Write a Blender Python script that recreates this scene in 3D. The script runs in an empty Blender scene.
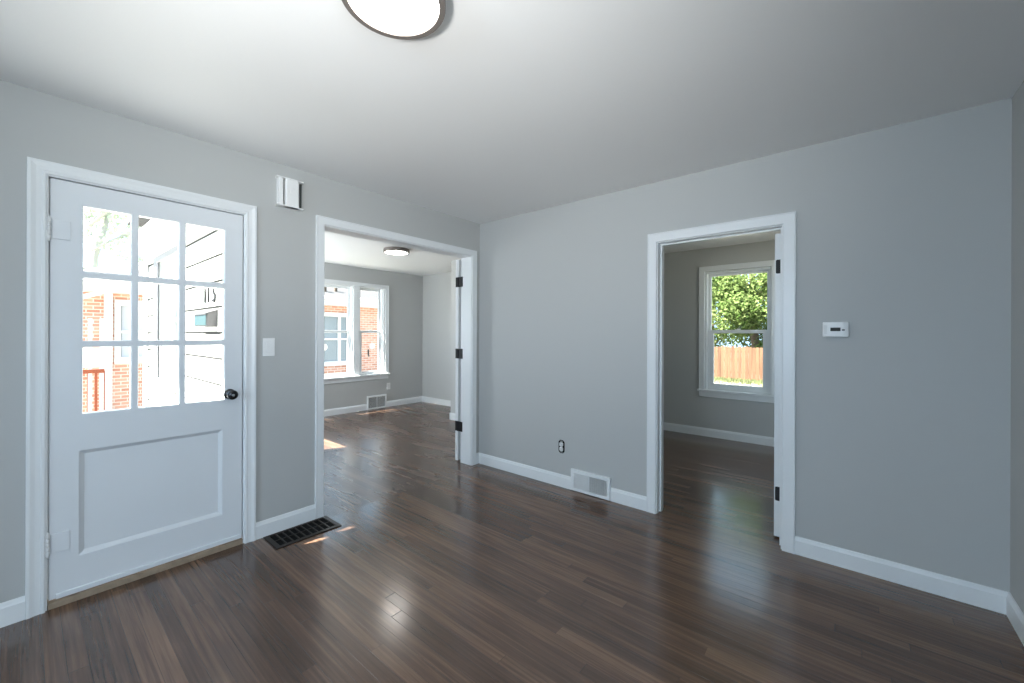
import bpy, bmesh, math, random
from mathutils import Vector, Matrix
random.seed(7)
C = bpy.context.scene.collection
SC = bpy.context.scene

# ------------------------------------------------------------------ camera
FPX = 406.08
cam_d = bpy.data.cameras.new('camera'); cam = bpy.data.objects.new('camera', cam_d); C.objects.link(cam)
cam_d.sensor_width = 36.0; cam_d.lens = FPX / 1024 * 36.0
cam_d.shift_y = -7.19 / 1024; cam_d.clip_start = 0.02; cam_d.clip_end = 300
YAW, ROLL = -0.6935, 0.0038
F = Vector((math.sin(YAW), math.cos(YAW), 0)); R = Vector((math.cos(YAW), -math.sin(YAW), 0)); U = Vector((0, 0, 1))
R, U = math.cos(ROLL) * R + math.sin(ROLL) * U, -math.sin(ROLL) * R + math.cos(ROLL) * U
cam.matrix_world = Matrix(((R.x, U.x, -F.x, 2.8848), (R.y, U.y, -F.y, -2.9517), (R.z, U.z, -F.z, 1.3017), (0, 0, 0, 1)))
SC.camera = cam

# ------------------------------------------------------------------ sky, sun, exposure
SC.view_settings.view_transform = 'Standard'; SC.view_settings.look = 'None'
SC.view_settings.exposure = 0.0; SC.view_settings.gamma = 1.0; SC.view_settings.use_curve_mapping = False
w = bpy.data.worlds.new('sky'); SC.world = w; w.use_nodes = True
bg = w.node_tree.nodes['Background']; bg.inputs[0].default_value = (0.54, 0.76, 1.0, 1); bg.inputs[1].default_value = 2.5
sun_d = bpy.data.lights.new('sun', 'SUN'); sun_d.energy = 50.0; sun_d.angle = 0.009; sun_d.color = (1, 0.95, 0.86)
sun = bpy.data.objects.new('sun', sun_d); C.objects.link(sun)
H_CEIL = 2.417
SUNV = Vector((0.33, 0.70, -1.0)).normalized()
sun.rotation_euler = SUNV.to_track_quat('-Z', 'Y').to_euler(); sun.location = (-4, -9, 12)
# added fill light at the made-up kitchen window behind the camera
rl = bpy.data.lights.new('added_window_light', 'AREA'); rl.shape = 'RECTANGLE'; rl.size = 1.9; rl.size_y = 1.25; rl.energy = 105; rl.color = (0.60, 0.80, 1.0)
rlo = bpy.data.objects.new('added_window_light', rl); C.objects.link(rlo); rlo.location = (2.25, -6.98, 1.45); rlo.rotation_euler = (math.radians(98), 0, 0)
# area lights added at the living room's shaded south window and two made-up windows
def window_light(loc, rot, sx, sy, e, col):
    d = bpy.data.lights.new('added_window_light', 'AREA'); d.shape = 'RECTANGLE'; d.size = sx; d.size_y = sy; d.energy = e; d.color = col
    o = bpy.data.objects.new('added_window_light', d); C.objects.link(o); o.location = loc; o.rotation_euler = [math.radians(a) for a in rot]; return o
window_light((-2.61, -1.765, 1.45), (108, 0, 0), 0.95, 1.2, 48, (0.84, 0.93, 1.0))
window_light((3.63, -3.32, 1.45), (86, 0, 90), 1.15, 1.15, 29, (0.72, 0.87, 1.0))  # fill light at the made-up window beside the camera
window_light((3.62, 1.4, 1.45), (108, 0, 90), 0.9, 1.1, 9, (0.96, 1.0, 0.84))  # fill light at the made-up bedroom side window
# the photographer's flash, held by the camera and bounced off the ceiling
fl = bpy.data.lights.new('bounced_flash', 'SPOT'); fl.energy = 122; fl.spot_size = math.radians(105); fl.spot_blend = 1.0; fl.shadow_soft_size = 0.11; fl.color = (1.0, 0.985, 0.955)
flo = bpy.data.objects.new('bounced_flash', fl); C.objects.link(flo); flo.location = (2.35, -3.2, 1.5)
flo.rotation_euler = (Vector((1.35, -1.75, H_CEIL)) - flo.location).to_track_quat('-Z', 'Y').to_euler()
LAMP_MAIN, LAMP_LIVING = 15.0, 22.0

# ------------------------------------------------------------------ materials
def mat(name, col, rough=0.5, spec=0.5, metal=0.0, emit=None, noise=None, coat=0.0):
    m = bpy.data.materials.new(name); m.use_nodes = True; nt = m.node_tree
    b = nt.nodes['Principled BSDF']; b.inputs['Base Color'].default_value = (*col, 1); b.inputs['Roughness'].default_value = rough
    b.inputs['Specular IOR Level'].default_value = spec; b.inputs['Metallic'].default_value = metal; b.inputs['Coat Weight'].default_value = coat
    if emit:
        b.inputs['Emission Color'].default_value = (*emit[0], 1); b.inputs['Emission Strength'].default_value = emit[1]
    if noise:   # (scale, amount of tone variation, bump strength)
        geo = nt.nodes.new('ShaderNodeTexCoord')
        n = nt.nodes.new('ShaderNodeTexNoise'); n.inputs['Scale'].default_value = noise[0]; n.inputs['Detail'].default_value = 4
        nt.links.new(geo.outputs['Object'], n.inputs['Vector'])
        mr = nt.nodes.new('ShaderNodeMapRange'); mr.inputs['To Min'].default_value = 1 - noise[1]; mr.inputs['To Max'].default_value = 1 + noise[1]
        nt.links.new(n.outputs['Fac'], mr.inputs['Value'])
        mx = nt.nodes.new('ShaderNodeVectorMath'); mx.operation = 'SCALE'; mx.inputs[0].default_value = col
        nt.links.new(mr.outputs[0], mx.inputs['Scale']); nt.links.new(mx.outputs[0], b.inputs['Base Color'])
        if noise[2]:
            bp = nt.nodes.new('ShaderNodeBump'); bp.inputs['Strength'].default_value = noise[2]; bp.inputs['Distance'].default_value = 0.002
            n2 = nt.nodes.new('ShaderNodeTexNoise'); n2.inputs['Scale'].default_value = 160; n2.inputs['Detail'].default_value = 2
            nt.links.new(geo.outputs['Object'], n2.inputs['Vector']); nt.links.new(n2.outputs['Fac'], bp.inputs['Height']); nt.links.new(bp.outputs[0], b.inputs['Normal'])
    return m

def N(nt, kind, **kw):
    n = nt.nodes.new(kind)
    for k, v in kw.items(): setattr(n, k, v)
    return n
def math_node(nt, op, a, b=None):
    n = N(nt, 'ShaderNodeMath', operation=op)
    for i, v in enumerate((a, b)):
        if v is None: continue
        if isinstance(v, (int, float)): n.inputs[i].default_value = v
        else: nt.links.new(v, n.inputs[i])
    return n.outputs[0]

def floor_material(name, tint, seed, r0=0.13, r1=0.23):
    m = bpy.data.materials.new(name); m.use_nodes = True; nt = m.node_tree; L = nt.links.new
    b = nt.nodes['Principled BSDF']
    tc = N(nt, 'ShaderNodeTexCoord'); sp = N(nt, 'ShaderNodeSeparateXYZ'); L(tc.outputs['Object'], sp.inputs[0])
    WB = 0.0572
    row_f = math_node(nt, 'DIVIDE', math_node(nt, 'ADD', sp.outputs['Y'], 20.0 + seed), WB)
    row = math_node(nt, 'FLOOR', row_f); fr = math_node(nt, 'FRACT', row_f)
    wn = N(nt, 'ShaderNodeTexWhiteNoise', noise_dimensions='1D'); L(row, wn.inputs['W'])
    xo = math_node(nt, 'ADD', math_node(nt, 'ADD', sp.outputs['X'], 30.0), math_node(nt, 'MULTIPLY', wn.outputs['Value'], 7.3))
    seg_f = math_node(nt, 'DIVIDE', xo, 1.7); seg = math_node(nt, 'FLOOR', seg_f); sfr = math_node(nt, 'FRACT', seg_f)
    cb = N(nt, 'ShaderNodeCombineXYZ'); L(row, cb.inputs[0]); L(seg, cb.inputs[1])
    wn2 = N(nt, 'ShaderNodeTexWhiteNoise', noise_dimensions='3D'); L(cb.outputs[0], wn2.inputs['Vector'])
    # grain stretched along the boards
    gv = N(nt, 'ShaderNodeCombineXYZ')
    L(math_node(nt, 'MULTIPLY', sp.outputs['X'], 2.2), gv.inputs[0]); L(math_node(nt, 'MULTIPLY', sp.outputs['Y'], 75.0), gv.inputs[1]); L(math_node(nt, 'MULTIPLY', wn2.outputs['Value'], 40.0), gv.inputs[2])
    gr = N(nt, 'ShaderNodeTexNoise'); gr.inputs['Scale'].default_value = 1.0; gr.inputs['Detail'].default_value = 5; gr.inputs['Roughness'].default_value = 0.6; L(gv.outputs[0], gr.inputs['Vector'])
    big = N(nt, 'ShaderNodeTexNoise'); big.inputs['Scale'].default_value = 2.6; big.inputs['Detail'].default_value = 4; bm_ = N(nt, 'ShaderNodeMapping'); bm_.inputs['Scale'].default_value = (0.45, 2.2, 1.0); L(tc.outputs['Object'], bm_.inputs[0]); L(bm_.outputs[0], big.inputs['Vector'])
    t = math_node(nt, 'ADD', math_node(nt, 'MULTIPLY', wn2.outputs['Value'], 0.22), math_node(nt, 'ADD', math_node(nt, 'MULTIPLY', gr.outputs['Fac'], 0.62), math_node(nt, 'MULTIPLY', big.outputs['Fac'], 0.42)))
    ramp = N(nt, 'ShaderNodeValToRGB'); cr = ramp.color_ramp; cr.elements[0].position = 0.32; cr.elements[1].position = 0.93
    cr.elements[0].color = (0.040 * tint[0], 0.0235 * tint[1], 0.0165 * tint[2], 1); cr.elements[1].color = (0.250 * tint[0], 0.145 * tint[1], 0.090 * tint[2], 1)
    e = cr.elements.new(0.64); e.color = (0.116 * tint[0], 0.066 * tint[1], 0.044 * tint[2], 1)
    L(t, ramp.inputs[0])
    # dark joints between boards and at board ends
    edge = math_node(nt, 'MINIMUM', fr, math_node(nt, 'SUBTRACT', 1.0, fr))
    ed = N(nt, 'ShaderNodeMapRange'); ed.inputs['From Max'].default_value = 0.022; ed.inputs['To Min'].default_value = 0.35; L(edge, ed.inputs['Value'])
    eed = N(nt, 'ShaderNodeMapRange'); eed.inputs['From Max'].default_value = 0.0016; eed.inputs['To Min'].default_value = 0.35; L(sfr, eed.inputs['Value'])
    jm = math_node(nt, 'MULTIPLY', ed.outputs[0], eed.outputs[0])
    mx = N(nt, 'ShaderNodeVectorMath', operation='SCALE'); L(ramp.outputs[0], mx.inputs[0]); L(jm, mx.inputs['Scale']); L(mx.outputs[0], b.inputs['Base Color'])
    rr = N(nt, 'ShaderNodeMapRange'); rr.inputs['To Min'].default_value = r0; rr.inputs['To Max'].default_value = r1; L(big.outputs['Fac'], rr.inputs['Value']); L(rr.outputs[0], b.inputs['Roughness'])
    b.inputs['Specular IOR Level'].default_value = 0.9
    h = math_node(nt, 'ADD', math_node(nt, 'MULTIPLY', jm, 0.6), math_node(nt, 'ADD', math_node(nt, 'MULTIPLY', gr.outputs['Fac'], 0.25), math_node(nt, 'MULTIPLY', wn2.outputs['Value'], 0.3)))
    bp = N(nt, 'ShaderNodeBump'); bp.inputs['Strength'].default_value = 0.12; bp.inputs['Distance'].default_value = 0.003; L(h, bp.inputs['Height']); L(bp.outputs[0], b.inputs['Normal'])
    return m

def brick_material():
    m = bpy.data.materials.new('red_brick'); m.use_nodes = True; nt = m.node_tree; L = nt.links.new; b = nt.nodes['Principled BSDF']
    g = N(nt, 'ShaderNodeNewGeometry'); sp = N(nt, 'ShaderNodeSeparateXYZ'); L(g.outputs['Position'], sp.inputs[0])
    cb = N(nt, 'ShaderNodeCombineXYZ'); L(math_node(nt, 'ADD', sp.outputs['X'], sp.outputs['Y']), cb.inputs[0]); L(sp.outputs['Z'], cb.inputs[1])
    br = N(nt, 'ShaderNodeTexBrick'); br.inputs['Scale'].default_value = 1.0; br.inputs['Brick Width'].default_value = 0.215; br.inputs['Row Height'].default_value = 0.075
    br.inputs['Mortar Size'].default_value = 0.010; br.inputs['Color1'].default_value = (0.60, 0.25, 0.17, 1); br.inputs['Color2'].default_value = (0.78, 0.42, 0.31, 1); br.inputs['Mortar'].default_value = (0.80, 0.68, 0.60, 1)  # brick and mortar paled to put glare haze into the colour
    L(cb.outputs[0], br.inputs['Vector']); L(br.outputs['Color'], b.inputs['Base Color']); b.inputs['Roughness'].default_value = 0.85
    return m

def leaf_material(name, c1, c2, tr=0.35):
    m = bpy.data.materials.new(name); m.use_nodes = True; nt = m.node_tree; L = nt.links.new; nt.nodes.clear()
    out = N(nt, 'ShaderNodeOutputMaterial'); g = N(nt, 'ShaderNodeNewGeometry')
    ra = N(nt, 'ShaderNodeMix', data_type='RGBA'); ra.inputs['A'].default_value = (*c1, 1); ra.inputs['B'].default_value = (*c2, 1); L(g.outputs['Random Per Island'], ra.inputs['Factor'])
    d = N(nt, 'ShaderNodeBsdfDiffuse'); t = N(nt, 'ShaderNodeBsdfTranslucent'); mx = N(nt, 'ShaderNodeMixShader'); mx.inputs[0].default_value = tr
    L(ra.outputs['Result'], d.inputs[0]); L(ra.outputs['Result'], t.inputs[0]); L(d.outputs[0], mx.inputs[1]); L(t.outputs[0], mx.inputs[2]); L(mx.outputs[0], out.inputs[0])
    return m

def glass_material():
    m = bpy.data.materials.new('window_glass'); m.use_nodes = True; nt = m.node_tree; L = nt.links.new; nt.nodes.clear()
    out = N(nt, 'ShaderNodeOutputMaterial'); lw = N(nt, 'ShaderNodeLayerWeight'); lw.inputs['Blend'].default_value = 0.5
    fr = math_node(nt, 'ADD', 0.025, math_node(nt, 'MULTIPLY', 0.40, math_node(nt, 'POWER', lw.outputs['Facing'], 5.0)))
    tr = N(nt, 'ShaderNodeBsdfTransparent'); tr.inputs[0].default_value = (0.97, 0.985, 0.98, 1); gl = N(nt, 'ShaderNodeBsdfGlossy'); gl.inputs['Roughness'].default_value = 0.02
    mx = N(nt, 'ShaderNodeMixShader'); L(fr, mx.inputs[0]); L(tr.outputs[0], mx.inputs[1]); L(gl.outputs[0], mx.inputs[2]); L(mx.outputs[0], out.inputs[0])
    return m

def fence_material():
    m = bpy.data.materials.new('cedar_fence_wood'); m.use_nodes = True; nt = m.node_tree; L = nt.links.new; b = nt.nodes['Principled BSDF']
    g = N(nt, 'ShaderNodeNewGeometry'); tc = N(nt, 'ShaderNodeTexCoord'); mp = N(nt, 'ShaderNodeMapping'); mp.inputs['Scale'].default_value = (14, 14, 0.9)
    n = N(nt, 'ShaderNodeTexNoise'); n.inputs['Detail'].default_value = 4; n.inputs['Scale'].default_value = 1.0; L(tc.outputs['Object'], mp.inputs[0]); L(mp.outputs[0], n.inputs['Vector'])
    r = N(nt, 'ShaderNodeValToRGB'); r.color_ramp.elements[0].position = 0.3; r.color_ramp.elements[1].position = 0.75
    r.color_ramp.elements[0].color = (0.068, 0.030, 0.014, 1); r.color_ramp.elements[1].color = (0.165, 0.088, 0.045, 1)
    L(math_node(nt, 'ADD', math_node(nt, 'MULTIPLY', n.outputs['Fac'], 0.6), math_node(nt, 'MULTIPLY', g.outputs['Random Per Island'], 0.4)), r.inputs[0]); L(r.outputs[0], b.inputs['Base Color']); b.inputs['Roughness'].default_value = 0.8
    return m

M = dict(
    wall=mat('grey_wall_paint', (0.470, 0.480, 0.476), 0.62, 0.35, noise=(0.9, 0.012, 0.10)),
    ceil=mat('white_ceiling_paint', (0.82, 0.825, 0.825), 0.55, 0.4, noise=(0.8, 0.01, 0.12)),
    trim=mat('white_semigloss_trim', (0.76, 0.785, 0.80), 0.35, 0.5, noise=(3, 0.012, 0.0)),
    door=mat('white_painted_door', (0.70, 0.73, 0.76), 0.42, 0.5, noise=(4, 0.025, 0.05)),
    plastic=mat('white_plastic', (0.80, 0.81, 0.81), 0.35),
    paintedmetal=mat('white_painted_metal', (0.72, 0.73, 0.73), 0.45, noise=(30, 0.08, 0.0)),
    black=mat('black_metal', (0.012, 0.012, 0.014), 0.5, 0.3, 0.0),
    bronze=mat('dark_bronze_metal', (0.030, 0.022, 0.018), 0.42, 0.5, 0.6),
    knob=mat('dark_nickel', (0.035, 0.036, 0.040), 0.25, 0.5, 0.8),
    dark=mat('painted_opening_shade', (0.010, 0.010, 0.010), 0.9, 0.1),  # near-black colour stands in for the shade inside openings
    duct=mat('duct_depth_shade', (0.05, 0.055, 0.06), 0.7, 0.3, 0.0),  # dark colour stands in for the shade inside the vents
    lcd=mat('grey_display', (0.055, 0.062, 0.060), 0.7, 0.2),
    greybutton=mat('grey_button', (0.16, 0.17, 0.17), 0.5),
    steel=mat('brushed_steel', (0.42, 0.42, 0.42), 0.4, 0.5, 0.8),
    lamp_rim=mat('brushed_bronze_rim', (0.20, 0.175, 0.16), 0.4, 0.5, 0.3),
    tan=mat('worn_threshold_wood', (0.30, 0.23, 0.165), 0.8, noise=(22, 0.45, 0.0)),
    siding=mat('white_siding_paint', (0.80, 0.81, 0.80), 0.6, noise=(2, 0.015, 0.0)),
    extwhite=mat('white_exterior_trim', (0.82, 0.82, 0.82), 0.5),
    shade=mat('pale_window_shade', (0.62, 0.63, 0.68), 0.8),
    darkglass=mat('dark_window_pane', (0.10, 0.12, 0.135), 0.05, 0.8),
    paleglass=mat('pale_curtained_pane', (0.30, 0.34, 0.37), 0.2, 0.6),
    shingle=mat('grey_roof_shingles', (0.062, 0.062, 0.066), 0.9, noise=(9, 0.15, 0.0)),
    rail=mat('red_stained_wood', (0.36, 0.085, 0.035), 0.6, noise=(8, 0.2, 0.0)),
    bark=mat('tree_bark', (0.10, 0.075, 0.055), 0.9, noise=(12, 0.3, 0.0)),
    bark2=mat('glare_washed_bark', (0.46, 0.44, 0.42), 0.9, noise=(12, 0.2, 0.0)),  # bark paled to put glare wash-out into the colour
    shadetrim=mat('shade_toned_trim', (0.34, 0.34, 0.36), 0.6),  # grey puts shade into the colour of the siding window's casing
    ground=mat('sunlit_yard_ground', (0.20, 0.19, 0.155), 0.95, noise=(0.7, 0.18, 0.0)),
    lapshadow=mat('lap_shadow_paint', (0.045, 0.045, 0.045), 0.9),  # dark tone paints the cast shadow lines of the siding laps
    concrete=mat('pale_concrete', (0.32, 0.31, 0.30), 0.9, noise=(5, 0.08, 0.0)),
    grass=mat('dry_grass', (0.10, 0.115, 0.045), 0.9, noise=(3, 0.25, 0.0)),
    mailfront=mat('glossy_mailbox_front', (0.03, 0.06, 0.055), 0.25, 0.3),  # green tint puts the yard's reflection into the panel colour
    mailside=mat('matt_mailbox_metal', (0.05, 0.05, 0.055), 0.5),
    sticker=leaf_material('translucent_paper_sticker', (0.85, 0.86, 0.86), (0.88, 0.88, 0.88), 0.35),
    floor=floor_material('dark_walnut_oak_strips', (1.0, 1.0, 1.0), 0.0),
    floor2=floor_material('dark_walnut_oak_strips_living', (0.95, 1.0, 1.06), 0.031, 0.20, 0.34),
    brick=brick_material(), glass=glass_material(), fence=fence_material(),
    leaf=leaf_material('sunny_green_leaves', (0.040, 0.080, 0.016), (0.215, 0.275, 0.105)),
    leaf2=leaf_material('glare_washed_leaves', (0.46, 0.55, 0.40), (0.78, 0.84, 0.70)),  # leaves paled to put glare wash-out into the colour
)
def lamp_material(name, s, col=(1.0, 0.955, 0.90)):
    m = bpy.data.materials.new(name); m.use_nodes = True
    b = m.node_tree.nodes['Principled BSDF']; b.inputs['Base Color'].default_value = (0.9, 0.9, 0.9, 1); b.inputs['Emission Color'].default_value = (*col, 1); b.inputs['Emission Strength'].default_value = s
    return m

# ------------------------------------------------------------------ mesh helpers
OFF = {}                                     # world offset of every parent
class MB:
    def __init__(s): s.v = []; s.f = []; s.sm = []
    def add(s, vs, fs, smooth=False):
        k = len(s.v); s.v += [tuple(p) for p in vs]; s.f += [tuple(i + k for i in f) for f in fs]; s.sm += [smooth] * len(fs); return s
    def box(s, a, b):
        x0, x1 = sorted((a[0], b[0])); y0, y1 = sorted((a[1], b[1])); z0, z1 = sorted((a[2], b[2]))
        return s.add([(x0, y0, z0), (x1, y0, z0), (x1, y1, z0), (x0, y1, z0), (x0, y0, z1), (x1, y0, z1), (x1, y1, z1), (x0, y1, z1)],
                     [(0, 3, 2, 1), (4, 5, 6, 7), (0, 1, 5, 4), (1, 2, 6, 5), (2, 3, 7, 6), (3, 0, 4, 7)])
    def prism(s, poly, a, b):                # poly: points, extruded from offset a to offset b (vectors)
        n = len(poly); a, b = Vector(a), Vector(b)
        vs = [Vector(p) + a for p in poly] + [Vector(p) + b for p in poly]
        return s.add(vs, [tuple(range(n))[::-1], tuple(range(n, 2 * n))] + [(i, (i + 1) % n, n + (i + 1) % n, n + i) for i in range(n)])
    def lathe(s, c, axis, prof, n=32):       # prof: (radius, height along axis)
        ax = Vector(axis).normalized(); p = ax.orthogonal().normalized(); q = ax.cross(p); c = Vector(c); vs = []; fs = []
        for r, h in prof:
            for i in range(n):
                t = 2 * math.pi * i / n; vs.append(c + ax * h + (p * math.cos(t) + q * math.sin(t)) * r)
        for j in range(len(prof) - 1):
            for i in range(n):
                fs.append((j * n + i, j * n + (i + 1) % n, (j + 1) * n + (i + 1) % n, (j + 1) * n + i))
        if prof[0][0] > 1e-6: fs.append(tuple(range(n))[::-1])
        if prof[-1][0] > 1e-6: fs.append(tuple(range((len(prof) - 1) * n, len(prof) * n)))
        return s.add(vs, fs, True)
    def tube(s, pts, rad, n=10):
        pts = [Vector(p) for p in pts]; rad = rad if isinstance(rad, (list, tuple)) else [rad] * len(pts); vs = []; fs = []
        for j, p in enumerate(pts):
            d = (pts[min(j + 1, len(pts) - 1)] - pts[max(j - 1, 0)]).normalized(); a = d.orthogonal().normalized()
            if j and abs(a.dot(prev)) < 0.99: a = (prev - d * prev.dot(d)).normalized()
            prev = a; b = d.cross(a)
            for i in range(n):
                t = 2 * math.pi * i / n; vs.append(p + (a * math.cos(t) + b * math.sin(t)) * rad[j])
        for j in range(len(pts) - 1):
            for i in range(n): fs.append((j * n + i, j * n + (i + 1) % n, (j + 1) * n + (i + 1) % n, (j + 1) * n + i))
        fs += [tuple(range(n))[::-1], tuple(range((len(pts) - 1) * n, len(pts) * n))]
        return s.add(vs, fs, True)
    def build(s, name, m, parent=None, bevel=0.0, recalc=True, seg=2):
        off = OFF.get(parent.name, Vector()) if parent else Vector()
        me = bpy.data.meshes.new(name); me.from_pydata([tuple(Vector(p) - off) for p in s.v], [], s.f); me.update()
        for p, k in zip(me.polygons, s.sm): p.use_smooth = k
        if recalc:
            bm = bmesh.new(); bm.from_mesh(me); bmesh.ops.recalc_face_normals(bm, faces=bm.faces); bm.to_mesh(me); bm.free()
        me.materials.append(m); o = bpy.data.objects.new(name, me); C.objects.link(o)
        if parent: o.parent = parent
        OFF[o.name] = off
        if bevel:
            md = o.modifiers.new('bevel', 'BEVEL'); md.width = bevel; md.segments = seg; md.limit_method = 'ANGLE'; md.angle_limit = math.radians(40)
        if any(s.sm) and recalc:
            try: me.set_sharp_from_angle(angle=math.radians(42))
            except Exception: pass
        return o

def tag(o, label, cat, group=None, kind=None):
    o['label'] = label; o['category'] = cat
    if group: o['group'] = group
    if kind: o['kind'] = kind
    return o
def empty(name, loc, label, cat, group=None, kind=None):
    o = bpy.data.objects.new(name, None); C.objects.link(o); o.location = loc; o.empty_display_size = 0.05; OFF[o.name] = Vector(loc)
    return tag(o, label, cat, group, kind)
def struct(mb, name, m, label, cat, bevel=0.0):
    return tag(mb.build(name, m, None, bevel), label, cat, None, 'structure')

def slab_with_holes(mp, u0, u1, z0, z1, d0, d1, holes):
    """solid slab between depths d0 and d1 with rectangular holes (ua,ub,za,zb); mp(u,z,d) gives the world point"""
    us = sorted({u0, u1, *[h[0] for h in holes], *[h[1] for h in holes]}); zs = sorted({z0, z1, *[h[2] for h in holes], *[h[3] for h in holes]})
    us = [u for u in us if u0 <= u <= u1]; zs = [z for z in zs if z0 <= z <= z1]
    def full(i, j):
        if not (0 <= i < len(us) - 1 and 0 <= j < len(zs) - 1): return False
        cu, cz = (us[i] + us[i + 1]) / 2, (zs[j] + zs[j + 1]) / 2
        return not any(h[0] < cu < h[1] and h[2] < cz < h[3] for h in holes)
    mb = MB(); idx = {}
    def V(i, j, d):
        k = (i, j, d)
        if k not in idx: idx[k] = len(mb.v); mb.v.append(tuple(mp(us[i], zs[j], d0 if d == 0 else d1)))
        return idx[k]
    def face(*q): mb.f.append(q); mb.sm.append(False)
    for i in range(len(us) - 1):
        for j in range(len(zs) - 1):
            if not full(i, j): continue
            for d in (0, 1): face(V(i, j, d), V(i + 1, j, d), V(i + 1, j + 1, d), V(i, j + 1, d))
            if not full(i - 1, j): face(V(i, j, 0), V(i, j + 1, 0), V(i, j + 1, 1), V(i, j, 1))
            if not full(i + 1, j): face(V(i + 1, j, 0), V(i + 1, j + 1, 0), V(i + 1, j + 1, 1), V(i + 1, j, 1))
            if not full(i, j - 1): face(V(i, j, 0), V(i + 1, j, 0), V(i + 1, j, 1), V(i, j, 1))
            if not full(i, j + 1): face(V(i, j + 1, 0), V(i + 1, j + 1, 0), V(i + 1, j + 1, 1), V(i, j + 1, 1))
    return mb

def mbox(mb, mp, u0, u1, z0, z1, d0, d1): return mb.box(mp(u0, z0, d0), mp(u1, z1, d1))
def ring(mp, u0, u1, z0, z1, w, d0, d1):
    wl, wr, wb, wt = w if isinstance(w, tuple) else (w,) * 4
    return slab_with_holes(mp, u0, u1, z0, z1, d0, d1, [(u0 + wl, u1 - wr, z0 + wb, z1 - wt)])
def casing_mesh(mp, u0, u1, z0, z1, prof):
    """mitred three-sided casing; prof = (distance outward from the opening edge, thickness off the wall)"""
    mb = MB(); vs = []; n = len(prof)
    for w_, t in prof: vs += [mp(u0 - w_, z0, -t), mp(u0 - w_, z1 + w_, -t), mp(u1 + w_, z1 + w_, -t), mp(u1 + w_, z0, -t)]
    fs = []
    for i in range(n):
        a, b = 4 * i, 4 * ((i + 1) % n)
        for k in range(3): fs.append((a + k, a + k + 1, b + k + 1, b + k))
    fs += [tuple(4 * i for i in range(n)), tuple(4 * i + 3 for i in range(n))]
    return mb.add(vs, fs)
def profile(wd, th=0.018):
    return [(0.0, 0.0), (0.0, 0.011), (0.004, 0.014), (0.012, 0.0145), (0.016, 0.0115), (wd * 0.55, 0.013), (wd - 0.016, th - 0.0015), (wd - 0.012, th), (wd - 0.002, th), (wd, th - 0.003), (wd, 0.0)]
def flat_profile(wd, th=0.018):
    return [(0.0, 0.0), (0.0, th - 0.004), (0.004, th), (wd - 0.010, th), (wd - 0.006, th + 0.003), (wd - 0.001, th + 0.002), (wd, 0.0)]

H = 2.417
RW = 3.4656            # right wall
XW = -3.45             # living room, west wall
YB = 2.67              # bedroom, far wall
YS = -1.98             # siding plane of the living room's south wall
mL = lambda u, z, d: Vector((-d, u, z))            # left wall seen from the room (d grows into the wall)
mB = lambda u, z, d: Vector((u, d, z))             # back wall
mR = lambda u, z, d: Vector((RW + d, u, z))
mK = lambda u, z, d: Vector((u, -6.77 - d, z))     # far wall of the kitchen behind the camera
mO = lambda u, z, d: Vector((u, -4.2 - d, z))      # added partition, its kitchen opening shaped to limit light      # wall behind the camera
mW = lambda u, z, d: Vector((XW - d, u, z))
mN = lambda u, z, d: Vector((u, YB + d, z))
mS = lambda u, z, d: Vector((u, -1.78 - d, z))

# ------------------------------------------------------------------ room shell
struct(MB().box((0.06, -6.9, -0.12), (RW + 0.14, YB + 0.2, 0.0)), 'floor', M['floor'], 'dark walnut strip floor running on into the bedroom', 'floor')
struct(MB().box((XW - 0.2, -1.98, -0.12), (0.06, 2.1, 0.0)), 'floor_living', M['floor2'], 'dark strip floor of the room beyond the wide opening', 'floor')
struct(MB().box((-0.16, -6.9, -0.12), (0.06, -1.98, 0.0)), 'floor_threshold', M['floor'], 'strip of dark floor under the front door', 'floor')
struct(slab_with_holes(mL, -6.9, YB + 0.2, 0, H, 0, 0.13, [(-2.898, -2.060, -1, 2.052), (-1.598, -0.097, -1, 2.090)]), 'wall_left', M['wall'], 'grey wall holding the white front door and the wide opening', 'wall')
struct(slab_with_holes(mB, 0, RW, 0, H, 0, 0.13, [(1.793, 2.584, -1, 1.987)]), 'wall_back', M['wall'], 'pale grey wall with the narrow doorway and thermostat', 'wall')
struct(slab_with_holes(mR, -6.9, YB + 0.2, 0, H, 0, 0.14, [(0.9, 1.9, 0.85, 2.05), (-3.92, -2.72, 0.85, 2.05)]), 'wall_right', M['wall'], 'grey wall at the right edge of the photo', 'wall')
struct(slab_with_holes(mK, 0, RW, 0, H, 0, 0.13, [(1.25, 3.25, 0.85, 2.10)]), 'wall_kitchen', M['wall'], 'grey kitchen wall with an added window behind the camera', 'wall')
struct(slab_with_holes(mO, 0, RW, 0, H, 0, 0.13, [(0.75, 3.30, -1, 2.25)]), 'wall_front', M['wall'], 'grey wall behind the camera, its kitchen opening shaped for the light', 'wall')
struct(slab_with_holes(mN, 0, RW, 0, H, 0, 0.2, [(1.448, 2.175, 0.575, 2.115)]), 'wall_bedroom', M['wall'], 'dim grey bedroom wall around the window', 'wall')
WL = [(-1.02, -0.56), (-0.44, 0.555), (0.665, 1.125)]       # three units of the living room window
struct(slab_with_holes(mW, -1.98, 2.1, 0, H, 0, 0.2, [(-1.04, 1.145, 0.575, 2.105)]), 'wall_living_west', M['wall'], 'grey living room wall around the wide white window', 'wall')
struct(slab_with_holes(mS, XW, -0.13, 0, H, 0, 0.19, [(-3.12, -2.10, 0.80, 2.10)]), 'wall_living_south', M['wall'], 'living room wall behind the white siding', 'wall')
struct(MB().box((XW, 1.97, 0), (-0.13, 2.1, H)), 'wall_living_north', M['wall'], 'grey end wall of the living room right of its window', 'wall')
struct(MB().box((-1.79, 1.215, 0), (-0.13, 1.97, H)), 'wall_closet', M['wall'], 'grey closet wall jutting out beyond the hinged door edge', 'wall')
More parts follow.
